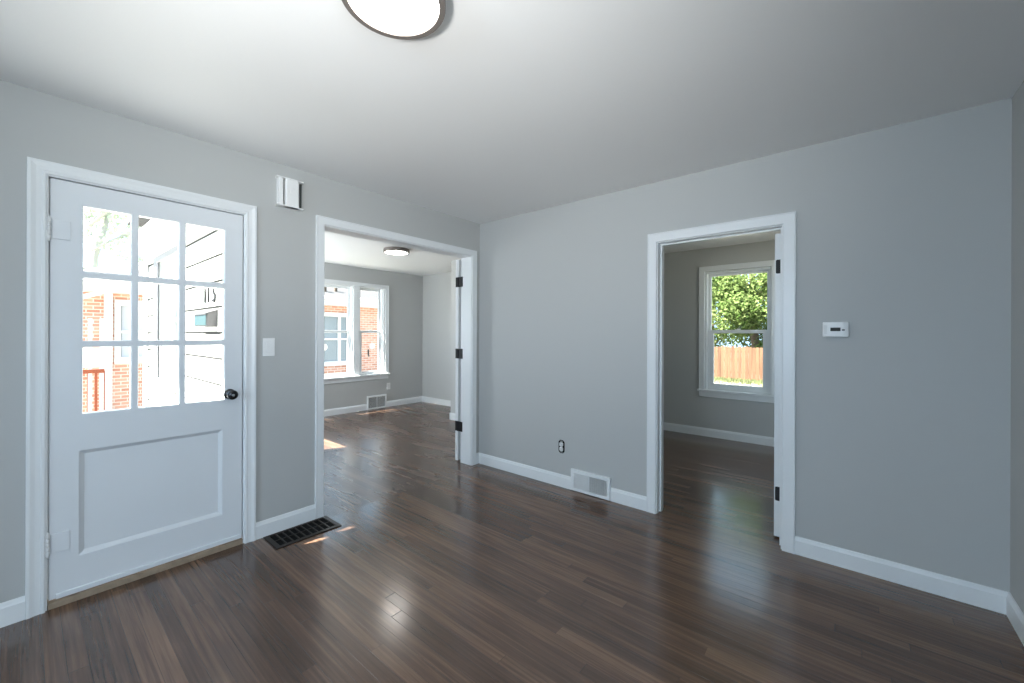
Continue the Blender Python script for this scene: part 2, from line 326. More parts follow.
struct(MB().box((0.0, -6.9, H), (RW + 0.14, YB + 0.2, H + 0.2)), 'ceiling', M['ceil'], 'white ceiling holding the large round light', 'ceiling')
struct(MB().box((XW - 0.2, -1.98, H), (0.0, 2.1, H + 0.2)), 'ceiling_living', M['ceil'], 'bright white ceiling of the room beyond the wide opening', 'ceiling')
# roof planes with eaves
EX, EZ = -0.434, 2.30
struct(MB().box((EX, -6.2, EZ), (-0.13, -2.30, EZ + 0.035)).box((EX, -6.2, EZ + 0.035), (EX + 0.03, -2.30, EZ + 0.16)).box((-0.80, -6.2, EZ), (EX, -3.60, EZ + 0.035)), 'trim_porch_eave', M['extwhite'], 'white eave above the outside of the front door with an added sun-blocking piece', 'eave')  # deeper end piece is unseen, added to block sun from one pane
sof = MB()
for k in range(4): sof.box((XW - 0.43, YS - 0.15 + k * 0.036, 2.262), (-0.135, YS - 0.15 + k * 0.036 + 0.031, 2.28))
sof.box((XW - 0.43, YS - 0.17, 2.25), (-0.135, YS - 0.15, 2.42)).box((XW - 0.43, YS - 0.15, 2.275), (-0.135, YS, 2.29))
struct(sof, 'trim_soffit', M['extwhite'], 'white boarded soffit over the lap siding', 'soffit', 0.002)
struct(MB().box((XW - 0.35, -1.98, 2.30), (XW - 0.2, 2.6, 2.34)), 'trim_west_eave', M['extwhite'], 'white eave outside the living room window', 'eave')
struct(MB().box((-0.45, -8.0, H + 0.2), (RW + 0.7, YB + 0.75, H + 0.3)).box((XW - 0.42, -2.15, H + 0.2), (-0.45, 2.6, H + 0.3)), 'ceiling_roof', M['shingle'], 'grey roof deck over the house', 'roof')  # rear overhang deepened to keep sun off the unseen kitchen window

# casings and jambs -------------------------------------------------
def opening(n, mp, u0, u1, z1, wd, thick, prof, what):
    struct(casing_mesh(mp, u0 - 0.006, u1 + 0.006, 0, z1 + 0.006, prof), f'trim_{n}', M['trim'], f'white casing around {what}', 'trim', 0)
    jm = MB(); mbox(jm, mp, u0 - 0.02, u0, 0, z1 + 0.02, -0.001, thick); mbox(jm, mp, u1, u1 + 0.02, 0, z1 + 0.02, -0.001, thick); mbox(jm, mp, u0, u1, z1, z1 + 0.02, -0.001, thick)
    return jm
j = opening(1, mL, -2.878, -2.080, 2.034, 0.06, 0.13, profile(0.060), 'the front door')
for a in ((-2.878, -2.864), (-2.094, -2.080)): mbox(j, mL, a[0], a[1], 0, 2.034, 0.05, 0.085)
mbox(j, mL, -2.864, -2.094, 2.020, 2.034, 0.05, 0.085)
struct(j, 'trim_2', M['trim'], 'white jamb and stop holding the front door', 'jamb', 0.0015)
j = opening(3, mL, -1.578, -0.117, 2.070, 0.058, 0.145, flat_profile(0.058, 0.015), 'the wide opening')
struct(j, 'trim_4', M['trim'], 'white jamb lining the wide opening', 'jamb', 0.0015)
struct(casing_mesh(lambda u, z, d: Vector((-0.13 + d, u, z)), -1.584, -0.111, 0, 2.076, flat_profile(0.058, 0.015)), 'trim_5', M['trim'], 'white casing on the far side of the wide opening', 'trim')
j = opening(6, mB, 1.811, 2.566, 1.969, 0.065, 0.13, flat_profile(0.066, 0.017), 'the bedroom doorway')
for a in ((1.811, 1.823), (2.554, 2.566)): mbox(j, mB, a[0], a[1], 0, 1.969, 0.048, 0.085)
mbox(j, mB, 1.823, 2.554, 1.957, 1.969, 0.048, 0.085)
struct(j, 'trim_7', M['trim'], 'white jamb and stop lining the bedroom doorway', 'jamb', 0.0015)

# baseboards ---------------------------------------------------------
def base(name, mp, u0, u1, label, h=0.104, t=0.014):
    pr = [(0, 0), (t, 0), (t, h - 0.022), (t - 0.003, h - 0.016), (t - 0.006, h - 0.004), (t - 0.009, h), (0, h)]
    mb = MB(); mb.add([mp(u0, z, -d) for d, z in pr] + [mp(u1, z, -d) for d, z in pr], [tuple(range(7)), tuple(range(7, 14))] + [(i, (i + 1) % 7, 7 + (i + 1) % 7, 7 + i) for i in range(7)])
    return struct(mb, name, M['trim'], label, 'baseboard')
base('baseboard_left', mL, -4.2, -2.944, 'white baseboard left of the front door')
base('baseboard_left_middle', mL, -2.014, -1.642, 'white baseboard behind the black floor register')
base('baseboard_left_corner', mL, -0.053, 0, 'short white baseboard piece in the room corner')
base('baseboard_back', mB, 0, 1.093, 'white baseboard left of the wall vent')
base('baseboard_back_middle', mB, 1.450, 1.741, 'short white baseboard between wall vent and doorway')
base('baseboard_back_right', mB, 2.636, RW, 'white baseboard right of the bedroom doorway')
base('baseboard_right', mR, -4.2, 0, 'white baseboard along the wall at the right edge')
base('baseboard_front', lambda u, z, d: Vector((u, -4.2 - d, z)), 0, 0.75, 'white baseboard behind the camera')
base('baseboard_bedroom', mN, 0, RW, 'white baseboard under the bedroom window')
base('baseboard_living_west', mW, -1.78, 0.79, 'white baseboard left of the far wall vent')
base('baseboard_living_west_end', mW, 1.175, 1.97, 'white baseboard right of the far wall vent')
base('baseboard_living_north', lambda u, z, d: Vector((u, 1.97 + d, z)), XW, -1.79, 'white baseboard on the end wall of the far room')
base('baseboard_closet', lambda u, z, d: Vector((u, 1.215 + d, z)), -1.804, -0.13, 'white baseboard on the closet wall by the hinged door edge')
base('baseboard_closet_side', lambda u, z, d: Vector((-1.79 + d, u, z)), 1.201, 1.97, 'white baseboard on the hidden side of the closet')
base('baseboard_living_south', mS, XW, -0.13, 'white baseboard under the shaded window of the far room')

# ------------------------------------------------------------------ front door
d1 = empty('door_1', (-0.02, -2.478, 0), 'white half-glazed front door with nine panes and dark knob', 'door', None, 'structure')
cols = [(-2.765, -2.592), (-2.563, -2.395), (-2.365, -2.180)]; rows = [(0.905, 1.231), (1.262, 1.571), (1.603, 1.922)]
PAN = (-2.774, -2.190, 0.217, 0.722)
slab_with_holes(mL, -2.874, -2.084, 0.040, 2.030, 0.004, 0.048, [(a, b, c, d) for a, b in cols for c, d in rows] + [PAN]).build('slab', M['door'], d1, 0.0045)
g = MB()
for a, b in cols:
    for c, d in rows: mbox(g, mL, a - 0.004, b + 0.004, c - 0.004, d + 0.004, 0.024, 0.028)
g.build('glass', M['glass'], d1)
p = MB(); mbox(p, mL, PAN[0], PAN[1], PAN[2], PAN[3], 0.020, 0.036); p.build('panel', M['door'], d1)
q = MB(); u0, u1, z0, z1 = PAN; w_ = 0.016
outer = [mL(u0, z0, 0.006), mL(u1, z0, 0.006), mL(u1, z1, 0.006), mL(u0, z1, 0.006)]; inner = [mL(u0 + w_, z0 + w_, 0.0195), mL(u1 - w_, z0 + w_, 0.0195), mL(u1 - w_, z1 - w_, 0.0195), mL(u0 + w_, z1 - w_, 0.0195)]
back = [mL(u0, z0, 0.021), mL(u1, z0, 0.021), mL(u1, z1, 0.021), mL(u0, z1, 0.021)]
q.add(outer + inner + back, [(i, (i + 1) % 4, 4 + (i + 1) % 4, 4 + i) for i in range(4)] + [(4 + i, 4 + (i + 1) % 4, 8 + (i + 1) % 4, 8 + i) for i in range(4)] + [(8 + i, 8 + (i + 1) % 4, (i + 1) % 4, i) for i in range(4)])
q.build('panel_moulding', M['door'], d1)
sw = MB(); mbox(sw, mL, -2.852, -2.088, 0.040, 0.064, -0.006, 0.006); sw.build('door_sweep', M['door'], d1, 0.003)
k = MB().lathe((-0.004, -2.152, 0.933), (1, 0, 0), [(0.031, 0), (0.031, 0.004), (0.026, 0.009), (0.013, 0.011), (0.0125, 0.032), (0.020, 0.036), (0.0275, 0.045), (0.029, 0.054), (0.0265, 0.063), (0.018, 0.068), (0.0, 0.0695)]).build('knob', M['knob'], d1); k['label'] = 'dark nickel door knob'
MB().lathe((0.0645, -2.152, 0.933), (1, 0, 0), [(0.0075, 0), (0.0075, 0.0025), (0.004, 0.003), (0, 0.003)], 20).build('lock_button', M['steel'], k)
for z in (1.79, 0.306):
    hb = MB(); b = []
    for i in range(5): hb.lathe((0.006, -2.8775, z - 0.05 + i * 0.02), (0, 0, 1), [(0.0068, 0.0006), (0.0075, 0.002), (0.0075, 0.018), (0.0068, 0.0194)], 14)
    hb.lathe((0.006, -2.8775, z + 0.05), (0, 0, 1), [(0.005, 0), (0.006, 0.004), (0.003, 0.009), (0, 0.010)], 14).lathe((0.006, -2.8775, z - 0.05), (0, 0, -1), [(0.005, 0), (0.006, 0.004), (0.003, 0.009), (0, 0.010)], 14)
    ho = hb.build('hinge', M['paintedmetal'], d1)
    lf = MB(); mbox(lf, mL, -2.866, -2.808, z - 0.045, z + 0.045, -0.0015, 0.006); lf.build('hinge_leaf', M['door'], ho, 0.001)
th = MB(); mbox(th, mL, -2.876, -2.082, 0.0, 0.030, -0.004, 0.13); struct(th, 'trim_8', M['tan'], 'worn tan wooden threshold under the front door', 'threshold', 0.002)
# exterior brickmould around the front door
mLx = lambda u, z, d: Vector((-0.13 + d, u, z))
struct(casing_mesh(mLx, -2.880, -2.078, 0, 2.036, flat_profile(0.05, 0.03)), 'trim_9', M['extwhite'], 'white outer casing of the front door', 'trim')

# ------------------------------------------------------------------ living room door, folded right back, only its hinged edge shows
d2 = empty('door_2', (-0.205, -0.117, 0), 'white door folded back beside the wide opening, black hinged edge showing', 'door', None, 'structure')
dm = Matrix.Rotation(math.radians(6), 4, 'Z')                     # swung 174 degrees
def at2(x, y, z): v = dm @ Vector((x, y, z)); return Vector((-0.188, -0.112, 0)) + v
mb = MB()
def rbox(mb, x0, x1, y0, y1, z0, z1): mb.add([at2(x, y, z) for z in (z0, z1) for x, y in ((x0, y0), (x1, y0), (x1, y1), (x0, y1))], [(0, 3, 2, 1), (4, 5, 6, 7), (0, 1, 5, 4), (1, 2, 6, 5), (2, 3, 7, 6), (3, 0, 4, 7)]); return mb
rbox(mb, -0.038, 0, 0, 0.725, 0.012, 2.062).build('slab', M['trim'], d2, 0.002)
kb = MB().lathe(at2(-0.038, 0.66, 0.93), dm.to_3x3() @ Vector((-1, 0, 0)), [(0.03, 0), (0.03, 0.004), (0.012, 0.008), (0.012, 0.03), (0.026, 0.04), (0.028, 0.05), (0.02, 0.06), (0, 0.062)]).build('knob', M['knob'], d2); kb['label'] = 'dark knob on the hidden face'
for z in (1.832, 1.103, 0.364):
    hg = MB(); rbox(hg, -0.036, 0.004, -0.0035, 0.001, z - 0.05, z + 0.05)
    hg.box((-0.190, -0.1195, z - 0.05), (-0.118, -0.116, z + 0.05))
    for i in range(5): hg.lathe((-0.186, -0.120, z - 0.05 + i * 0.02), (0, 0, 1), [(0.0065, 0.0005), (0.007, 0.002), (0.007, 0.018), (0.0065, 0.0195)], 12)
    hg.build('hinge', M['black'], d2)['label'] = 'black butt hinge'

# ------------------------------------------------------------------ bedroom door, opened square into the bedroom
d3 = empty('door_3', (2.53, 0.14, 0), 'white bedroom door standing open, its hinged edge at the doorway', 'door', None, 'structure')
MB().box((2.5135, 0.140, 0.012), (2.5485, 0.880, 1.955)).build('slab', M['trim'], d3, 0.002)
for z in (1.742, 0.287):
    hg = MB(); pts = []
    x0, x1, r = 2.5195, 2.5475, 0.007
    for cx, cz, a0 in ((x1 - 0.001, z + 0.0445, None), (x0 + r, z + 0.0445 - r, 90), (x0 + r, z - 0.0445 + r, 180), (x1 - 0.001, z - 0.0445, None)):
        if a0 is None: pts.append((cx, 0, cz))
        else: pts += [(cx + r * math.cos(math.radians(a0 + t)), 0, cz + r * math.sin(math.radians(a0 + t))) for t in (0, 30, 60, 90)]
    hg.prism(pts, (0, 0.1375, 0), (0, 0.1415, 0)).box((2.546, 0.1365, z - 0.0445), (2.562, 0.1395, z + 0.0445))
    for i in range(5): hg.lathe((2.556, 0.1395, z - 0.0445 + i * 0.0178), (0, 0, 1), [(0.006, 0.0005), (0.0065, 0.002), (0.0065, 0.016), (0.006, 0.0173)], 12)
    hg.build('hinge', M['black'], d3)['label'] = 'black rounded hinge leaf'
kb = MB().lathe((2.5135, 0.815, 0.93), (-1, 0, 0), [(0.03, 0), (0.03, 0.004), (0.012, 0.008), (0.012, 0.03), (0.026, 0.04), (0.028, 0.05), (0.02, 0.06), (0, 0.062)]).build('knob', M['knob'], d3); kb['label'] = 'dark knob facing the bedroom'

# ------------------------------------------------------------------ windows
def sash_unit(root, mp, u0, u1, z0, z1, zm, up, lo, glassmat, sticker=False, low_inset=None):
    """double-hung unit in a frame; up/lo = stile widths"""
    ring(mp, u0, u1, z0, z1, (0.018, 0.018, 0.02, 0.018), 0.02, 0.17).build('window_frame', M['trim'], root, 0.0015)
    a, b = u0 + 0.018, u1 - 0.018
    s = ring(mp, a, b, zm - 0.02, z1 - 0.018, (up, up, 0.035, up), 0.095, 0.125).build('upper_sash', M['trim'], root, 0.003)
    g = MB(); mbox(g, mp, a + up - 0.004, b - up + 0.004, zm + 0.012, z1 - 0.018 - up + 0.004, 0.108, 0.112); g.build('glass', glassmat, s)
    s = ring(mp, a, b, z0 + 0.02, zm + 0.022, (lo, lo, lo * 1.1, 0.04), 0.058, 0.090).build('lower_sash', M['trim'], root, 0.003)
    g = MB(); mbox(g, mp, a + lo - 0.004, b - lo + 0.004, z0 + 0.02 + lo * 1.1 - 0.004, zm - 0.016, 0.072, 0.076); g.build('glass', glassmat, s)
    lk = MB(); mbox(lk, mp, (u0 + u1) / 2 - 0.03, (u0 + u1) / 2 + 0.03, zm + 0.020, zm + 0.030, 0.062, 0.088); mbox(lk, mp, (u0 + u1) / 2 - 0.006, (u0 + u1) / 2 + 0.03, zm + 0.030, zm + 0.038, 0.066, 0.080); lk.build('sash_lock', M['plastic'], s, 0.002)
    if sticker:
        c = (u0 + u1) / 2; zz = (z0 + zm) / 2
        q = MB(); q.lathe(mp(c + 0.04, zz + 0.13, 0.071), mp(0, 0, -1) - mp(0, 0, 0), [(0.055, 0), (0.055, 0.001), (0, 0.001)], 24); q.build('sticker', M['sticker'], s)['label'] = 'round white maker sticker'
        q = MB(); mbox(q, mp, c - 0.045, c - 0.015, zz - 0.02, zz + 0.075, 0.070, 0.0715); mbox(q, mp, c - 0.035, c - 0.005, zz - 0.05, zz - 0.02, 0.070, 0.0715); q.build('sticker', M['greybutton'], s)['label'] = 'small dark printed sticker'
def stool_apron(root, mp, u0, u1, z, wd=0.066):
    s = MB(); mbox(s, mp, u0 - wd - 0.015, u1 + wd + 0.015, z - 0.022, z + 0.004, -0.045, 0.02); s.build('stool', M['trim'], root, 0.004)
    s = MB(); mbox(s, mp, u0 - wd, u1 + wd, z - 0.092, z - 0.022, -0.015, 0.0); s.build('apron', M['trim'], root, 0.003)

w1 = empty('window_1', (XW, 0.05, 0.6), 'wide white sash window of the far room facing a brick house', 'window', None, 'structure')
casing_mesh(mW, -1.045, 1.150, 0.6, 2.100, flat_profile(0.062)).build('casing', M['trim'], w1)
for i, (a, b) in enumerate(WL): sash_unit(w1, mW, a, b, 0.578, 2.103, 1.335, 0.036, 0.05, M['glass'], i > 0)
for a, b in ((-1.04, -1.02), (-0.56, -0.44), (0.555, 0.665), (1.125, 1.145)):
    s = MB(); mbox(s, mW, a - 0.001, b + 0.001, 0.578, 2.103, 0.0, 0.17); s.build('mullion', M['trim'], w1, 0.004)
stool_apron(w1, mW, -1.04, 1.145, 0.600)

w2 = empty('window_2', (1.81, YB, 0.6), 'white sash window of the dim bedroom showing trees and fence', 'window', None, 'structure')
casing_mesh(mN, 1.447, 2.176, 0.6, 2.117, flat_profile(0.066)).build('casing', M['trim'], w2)
sash_unit(w2, mN, 1.449, 2.174, 0.578, 2.113, 1.345, 0.034, 0.072, M['glass'])
stool_apron(w2, mN, 1.449, 2.174, 0.600)

w3 = empty('window_3', (-2.61, -1.97, 0.8), 'white framed window in the lap siding seen through the front door', 'window', None, 'structure')
sash_unit(w3, mS, -3.12, -2.10, 0.80, 2.10, 1.45, 0.05, 0.06, M['glass'])
mSx = lambda u, z, d: Vector((u, YS + d, z))
casing_mesh(mSx, -3.115, -2.105, 0.80, 2.095, flat_profile(0.12, 0.022)).build('outer_casing', M['shadetrim'], w3, 0.002)
s = MB(); mbox(s, mSx, -3.26, -1.96, 0.74, 0.80, -0.085, 0.02); s.build('outer_sill', M['extwhite'], w3, 0.004)
casing_mesh(mS, -3.12, -2.10, 0.8, 2.10, flat_profile(0.06)).build('casing', M['trim'], w3)

w4 = empty('added_window_4', (2.25, -6.77, 0.85), 'made-up white sash window added behind the camera for fill light', 'window', None, 'structure')  # unseen window, made up to carry fill light
casing_mesh(mK, 1.25, 3.25, 0.85, 2.10, flat_profile(0.062)).build('casing', M['trim'], w4)
ring(mK, 1.25, 3.25, 0.85, 2.10, 0.035, 0.03, 0.12).build('window_frame', M['trim'], w4, 0.002)
s = MB(); mbox(s, mK, 2.235, 2.265, 0.88, 2.07, 0.04, 0.11); s.build('mullion', M['trim'], w4, 0.002)
stool_apron(w4, mK, 1.25, 3.25, 0.85, 0.06)

w5 = empty('added_window_5', (RW, 1.4, 0.85), 'made-up white side window of the bedroom, out of sight', 'window', None, 'structure')  # unseen window, made up to brighten the bedroom
casing_mesh(mR, 0.9, 1.9, 0.85, 2.05, flat_profile(0.062)).build('casing', M['trim'], w5)
ring(mR, 0.9, 1.9, 0.85, 2.05, 0.035, 0.03, 0.12).build('window_frame', M['trim'], w5, 0.002)
stool_apron(w5, mR, 0.9, 1.9, 0.85, 0.06)

w6 = empty('added_window_6', (RW, -3.32, 0.85), 'made-up white window in the right wall beside the camera', 'window', None, 'structure')  # unseen window, made up to brighten the left wall and door
casing_mesh(mR, -3.92, -2.72, 0.85, 2.05, flat_profile(0.062)).build('casing', M['trim'], w6)
ring(mR, -3.92, -2.72, 0.85, 2.05, 0.035, 0.03, 0.12).build('window_frame', M['trim'], w6, 0.002)
stool_apron(w6, mR, -3.92, -2.72, 0.85, 0.06)

# ------------------------------------------------------------------ ceiling lights
def ceiling_light(loc, r, strength, label):
    root = empty('ceiling_light', loc, label, 'ceiling light', 'round flush ceiling lights')
    x, y, z = loc
    MB().lathe((x, y, z), (0, 0, -1), [(r - 0.02, 0.0), (r, 0.004), (r, 0.046), (r - 0.003, 0.050), (r - 0.0205, 0.050), (r - 0.022, 0.044)], 72).build('rim', M['lamp_rim'], root)['label'] = 'brushed bronze rim'
    MB().lathe((x, y, z), (0, 0, -1), [(r - 0.0218, 0.042), (r - 0.0218, 0.047), (r - 0.05, 0.0495), (0.0, 0.0505)], 72).build('diffuser', lamp_material('lamp_diffuser', strength), root)['label'] = 'glowing white diffuser'
    return root
ceiling_light((1.752, -2.192, H), 0.166, LAMP_MAIN, 'large round flush ceiling light nearest the camera')
ceiling_light((-1.705, 0.185, H), 0.166, LAMP_LIVING, 'small-looking round ceiling light in the room beyond the wide opening')

# ------------------------------------------------------------------ door chime above the door
ch = empty('door_chime', (0, -1.82, 2.23), 'white box door chime high on the wall above the light switch', 'door chime')
yc, zc = -1.825, 2.228
t = MB(); mbox(t, mL, yc - 0.072, yc + 0.072, zc - 0.088, zc + 0.088, -0.020, 0); t.build('base_plate', M['plastic'], ch, 0.003)
t = MB()                                                   # centre cover, bowed and slightly taller than the wings
prof = [(-0.047, 0.018), (-0.047, 0.046), (-0.036, 0.052), (0.030, 0.052), (0.040, 0.046), (0.040, 0.018)]
t.prism([(x, yc + 0.012 + u, 0) for u, x in prof], (0, 0, zc - 0.094), (0, 0, zc + 0.092)); t.build('cover', M['plastic'], ch, 0.002)
t = MB().lathe((0.052, yc + 0.012, zc + 0.012), (1, 0, 0), [(0.020, 0), (0.019, 0.0015), (0.012, 0.0018), (0, 0.001)], 28); t.build('emblem_disc', M['plastic'], ch)
for s_, wd in ((-1, 0.026),):
    yy = yc + s_ * 0.072
    t = MB(); mbox(t, mL, min(yy, yy - s_ * wd), max(yy, yy - s_ * wd), zc - 0.088, zc + 0.088, -0.046, -0.018); t.build('side_wing', M['plastic'], ch, 0.004)
for zz in (-1, 1):
    t = MB(); z_ = zc + zz * 0.090
    t.prism([(0.0, yc - 0.078, 0), (0.0, yc + 0.080, 0), (0.050, yc + 0.080, 0), (0.050, yc + 0.06, 0), (0.0545, yc + 0.045, 0), (0.0545, yc - 0.02, 0), (0.050, yc - 0.04, 0), (0.056, yc - 0.088, 0)], (0, 0, z_ - 0.004), (0, 0, z_ + 0.004)); t.build('end_cap', M['plastic'], ch, 0.0015)
for ya, yb in ((yc - 0.0455, yc - 0.0395), (yc + 0.053, yc + 0.0735)):
    t = MB(); mbox(t, mL, ya, yb, zc - 0.082, zc + 0.082, -0.030, -0.0195); t.build('slot_shade', M['lcd'], ch)['label'] = 'dark strip painted as slot shade'  # dark boxes stand in for the shade in the side slots

# ------------------------------------------------------------------ light switch
ls = empty('light_switch', (0, -1.94, 1.213), 'white rocker light switch between front door and wide opening', 'light switch')
t = MB(); mbox(t, mL, -1.975, -1.904, 1.155, 1.271, -0.006, 0); t.build('plate', M['plastic'], ls, 0.003)
t = MB(); t.prism([(0.005, 0, 1.180), (0.005, 0, 1.246), (0.0105, 0, 1.246), (0.0075, 0, 1.213), (0.0085, 0, 1.180)], (0, -1.956, 0), (0, -1.923, 0)); t.build('rocker', M['plastic'], ls, 0.001)
t = MB(); mbox(t, mL, -1.958, -1.921, 1.178, 1.248, -0.0065, -0.004); t.build('rocker_surround', M['paintedmetal'], ls)

# ------------------------------------------------------------------ thermostat
tm = empty('thermostat', (2.823, 0, 1.336), 'white wall thermostat with small grey display right of the doorway', 'thermostat')
t = MB(); mbox(t, mB, 2.769, 2.879, 1.298, 1.375, -0.010, 0); t.build('base_plate', M['plastic'], tm, 0.004)
t = MB()
t.prism([(2.765, -0.008, 0), (2.765, -0.022, 0), (2.790, -0.0275, 0), (2.823, -0.029, 0), (2.856, -0.0275, 0), (2.882, -0.022, 0), (2.882, -0.008, 0)], (0, 0, 1.294), (0, 0, 1.378)); tb = t.build('body', M['plastic'], tm, 0.004)
t = MB(); mbox(t, mB, 2.801, 2.846, 1.3265, 1.3465, -0.0305, -0.026); t.build('display', M['lcd'], tm, 0.001)['label'] = 'grey liquid crystal display'
t = MB(); mbox(t, mB, 2.797, 2.850, 1.322, 1.351, -0.0296, -0.026); t.build('bezel', M['plastic'], tm, 0.001)
for xx, zz in ((2.858, 1.3335),):
    t = MB(); mbox(t, mB, xx - 0.0065, xx + 0.0065, zz - 0.005, zz + 0.004, -0.0295, -0.026); t.build('button', M['greybutton'], tm, 0.001)['label'] = 'grey button'
for zz in (1.345,):
    t = MB(); mbox(t, mB, 2.853, 2.864, zz - 0.003, zz + 0.003, -0.0293, -0.026); t.build('button', M['plastic'], tm, 0.001)
t = MB(); mbox(t, mB, 2.772, 2.787, 1.310, 1.362, -0.0265, -0.02); t.build('side_grille', M['paintedmetal'], tm, 0.001)

# ------------------------------------------------------------------ electrical outlets
def octagon(u, z, a, b, c): return [(u - a + c, z - b), (u + a - c, z - b), (u + a, z - b + c), (u + a, z + b - c), (u + a - c, z + b), (u - a + c, z + b), (u - a, z + b - c), (u - a, z - b + c)]
eo = empty('electrical_outlet', (0.989, 0, 0.341), 'outlet without cover plate in a dark wall cut-out left of the wall vent', 'outlet', 'wall outlets')
t = MB(); t.prism([mB(u, z, 0) for u, z in octagon(0.989, 0.341, 0.030, 0.056, 0.016)], (0, 0.004, 0), (0, -0.0012, 0)); t.build('cutout_shade', M['dark'], eo)['label'] = 'dark sheet painted as the shaded gap around the device'  # raised black sheet stands in for shade inside the wall opening
t = MB(); mbox(t, mB, 0.978, 1.000, 0.290, 0.392, -0.003, 0.0); t.build('mounting_strap', M['steel'], eo, 0.001)['label'] = 'metal strap'
for zz in (0.3605, 0.3215):
    t = MB(); t.prism([mB(u, z, 0) for u, z in octagon(0.989, zz, 0.0175, 0.0165, 0.006)], (0, 0, 0), (0, -0.009, 0)); rc = t.build('receptacle', M['plastic'], eo, 0.001)
    t = MB(); mbox(t, mB, 0.981, 0.983, zz - 0.002, zz + 0.008, -0.0095, -0.008); mbox(t, mB, 0.994, 0.996, zz - 0.002, zz + 0.007, -0.0095, -0.008); t.lathe(mB(0.989, zz - 0.008, -0.0085), (0, -1, 0), [(0.0028, 0), (0.0028, 0.001), (0, 0.001)], 12); t.build('slots', M['dark'], rc)
eo = empty('electrical_outlet', (XW, 1.221, 0.369), 'white covered outlet under the far room window, right of the vent', 'outlet', 'wall outlets')
t = MB(); mbox(t, mW, 1.185, 1.257, 0.311, 0.427, -0.006, 0); t.build('plate', M['plastic'], eo, 0.003)
for zz in (0.3885, 0.3495):
    t = MB(); t.prism([mW(u, z, -0.005) for u, z in octagon(1.221, zz, 0.0165, 0.0155, 0.006)], (0, 0, 0), (0.004, 0, 0)); rc = t.build('receptacle', M['paintedmetal'], eo, 0.001)

# ------------------------------------------------------------------ wall vents
def wall_vent(mp, u0, u1, z0, z1, label, split, half_open):
    root = empty('wall_vent', mp((u0 + u1) / 2, 0, 0), label, 'vent', 'white wall vents')
    f = 0.026
    ring(mp, u0, u1, z0, z1, (f, f, f * 0.9, f * 1.1), -0.024, 0).build('frame', M['trim'], root, 0.003)
    t = MB(); mbox(t, mp, u0 + f - 0.002, u1 - f + 0.002, z0 + f * 0.9 - 0.002, z1 - f * 1.1 + 0.002, -0.004, 0); t.build('duct_shade', M['duct'], root)
    t = MB(); mbox(t, mp, split - 0.004, split + 0.004, z0 + 0.018, z1 - 0.018, -0.023, -0.002); t.build('centre_bar', M['trim'], root)
    for a, b, op in ((u0 + f, split - 0.004, half_open[0]), (split + 0.004, u1 - f, half_open[1])):
        t = MB(); n = 13; hz = (z1 - f * 1.1 - z0 - f * 0.9) / n
        for i in range(n):                                     # horizontal louvres, tilted; a closed damper lies almost flat
            zc_ = z0 + f * 0.9 + (i + 0.5) * hz; dz = hz * (0.50 if not op else 0.10)
            t.add([mp(a, zc_ - dz, -0.020), mp(b, zc_ - dz, -0.020), mp(b, zc_ - dz + 0.0014, -0.020), mp(a, zc_ - dz + 0.0014, -0.020),
                   mp(a, zc_ + dz, -0.007), mp(b, zc_ + dz, -0.007), mp(b, zc_ + dz + 0.0014, -0.007), mp(a, zc_ + dz + 0.0014, -0.007)],
                  [(0, 1, 2, 3), (7, 6, 5, 4), (0, 4, 5, 1), (3, 2, 6, 7), (0, 3, 7, 4), (1, 5, 6, 2)])
        m_ = int((b - a) / 0.018)
        for i in range(1, m_): uu = a + (b - a) * i / m_; mbox(t, mp, uu - 0.0009, uu + 0.0009, z0 + f * 0.9, z1 - f * 1.1, -0.0215, -0.019)
        t.build('louvres', M['paintedmetal'], root)
    for uu in (u0 + f / 2, u1 - f / 2): MB().lathe(mp(uu, (z0 + z1) / 2, -0.0235), mp(0, 0, -1) - mp(0, 0, 0), [(0.005, 0), (0.0035, 0.002), (0, 0.0024)], 12).build('screw', M['paintedmetal'], root)
wall_vent(mB, 1.094, 1.449, 0.004, 0.180, 'white wall vent set in the baseboard left of the bedroom doorway', 1.262, (False, True))
wall_vent(mW, 0.795, 1.172, 0.0, 0.235, 'white wall vent under the window of the far room', 0.985, (True, True))

# ------------------------------------------------------------------ floor register
fr = empty('floor_register', (0.14, -1.77, 0), 'dark bronze floor register on the floor beside the wide opening', 'floor register')
mF = lambda u, v, d: Vector((v, u, -d))                       # u along the wall, v out into the room
ra, rb, va, vb = -1.976, -1.570, 0.022, 0.243
ring(mF, ra, rb, va, vb, (0.030, 0.030, 0.022, 0.030), -0.007, 0).build('frame', M['bronze'], fr, 0.003)
t = MB(); mbox(t, mF, ra + 0.026, rb - 0.026, va + 0.02, vb - 0.026, -0.0012, 0); t.build('cavity_shade', M['dark'], fr)  # black sheet stands in for the shade below the bars
n = 9; L_ = rb - ra - 0.06
for i in range(1, n):
    t = MB(); uu = ra + 0.030 + L_ * i / n; mbox(t, mF, uu - 0.0045, uu + 0.0045, va + 0.021, vb - 0.029, -0.0065, -0.001); t.build('bar', M['bronze'], fr, 0.001)
t = MB(); mbox(t, mF, ra + 0.028, rb - 0.028, 0.125, 0.131, -0.0045, -0.001); t.build('damper_rail', M['bronze'], fr)

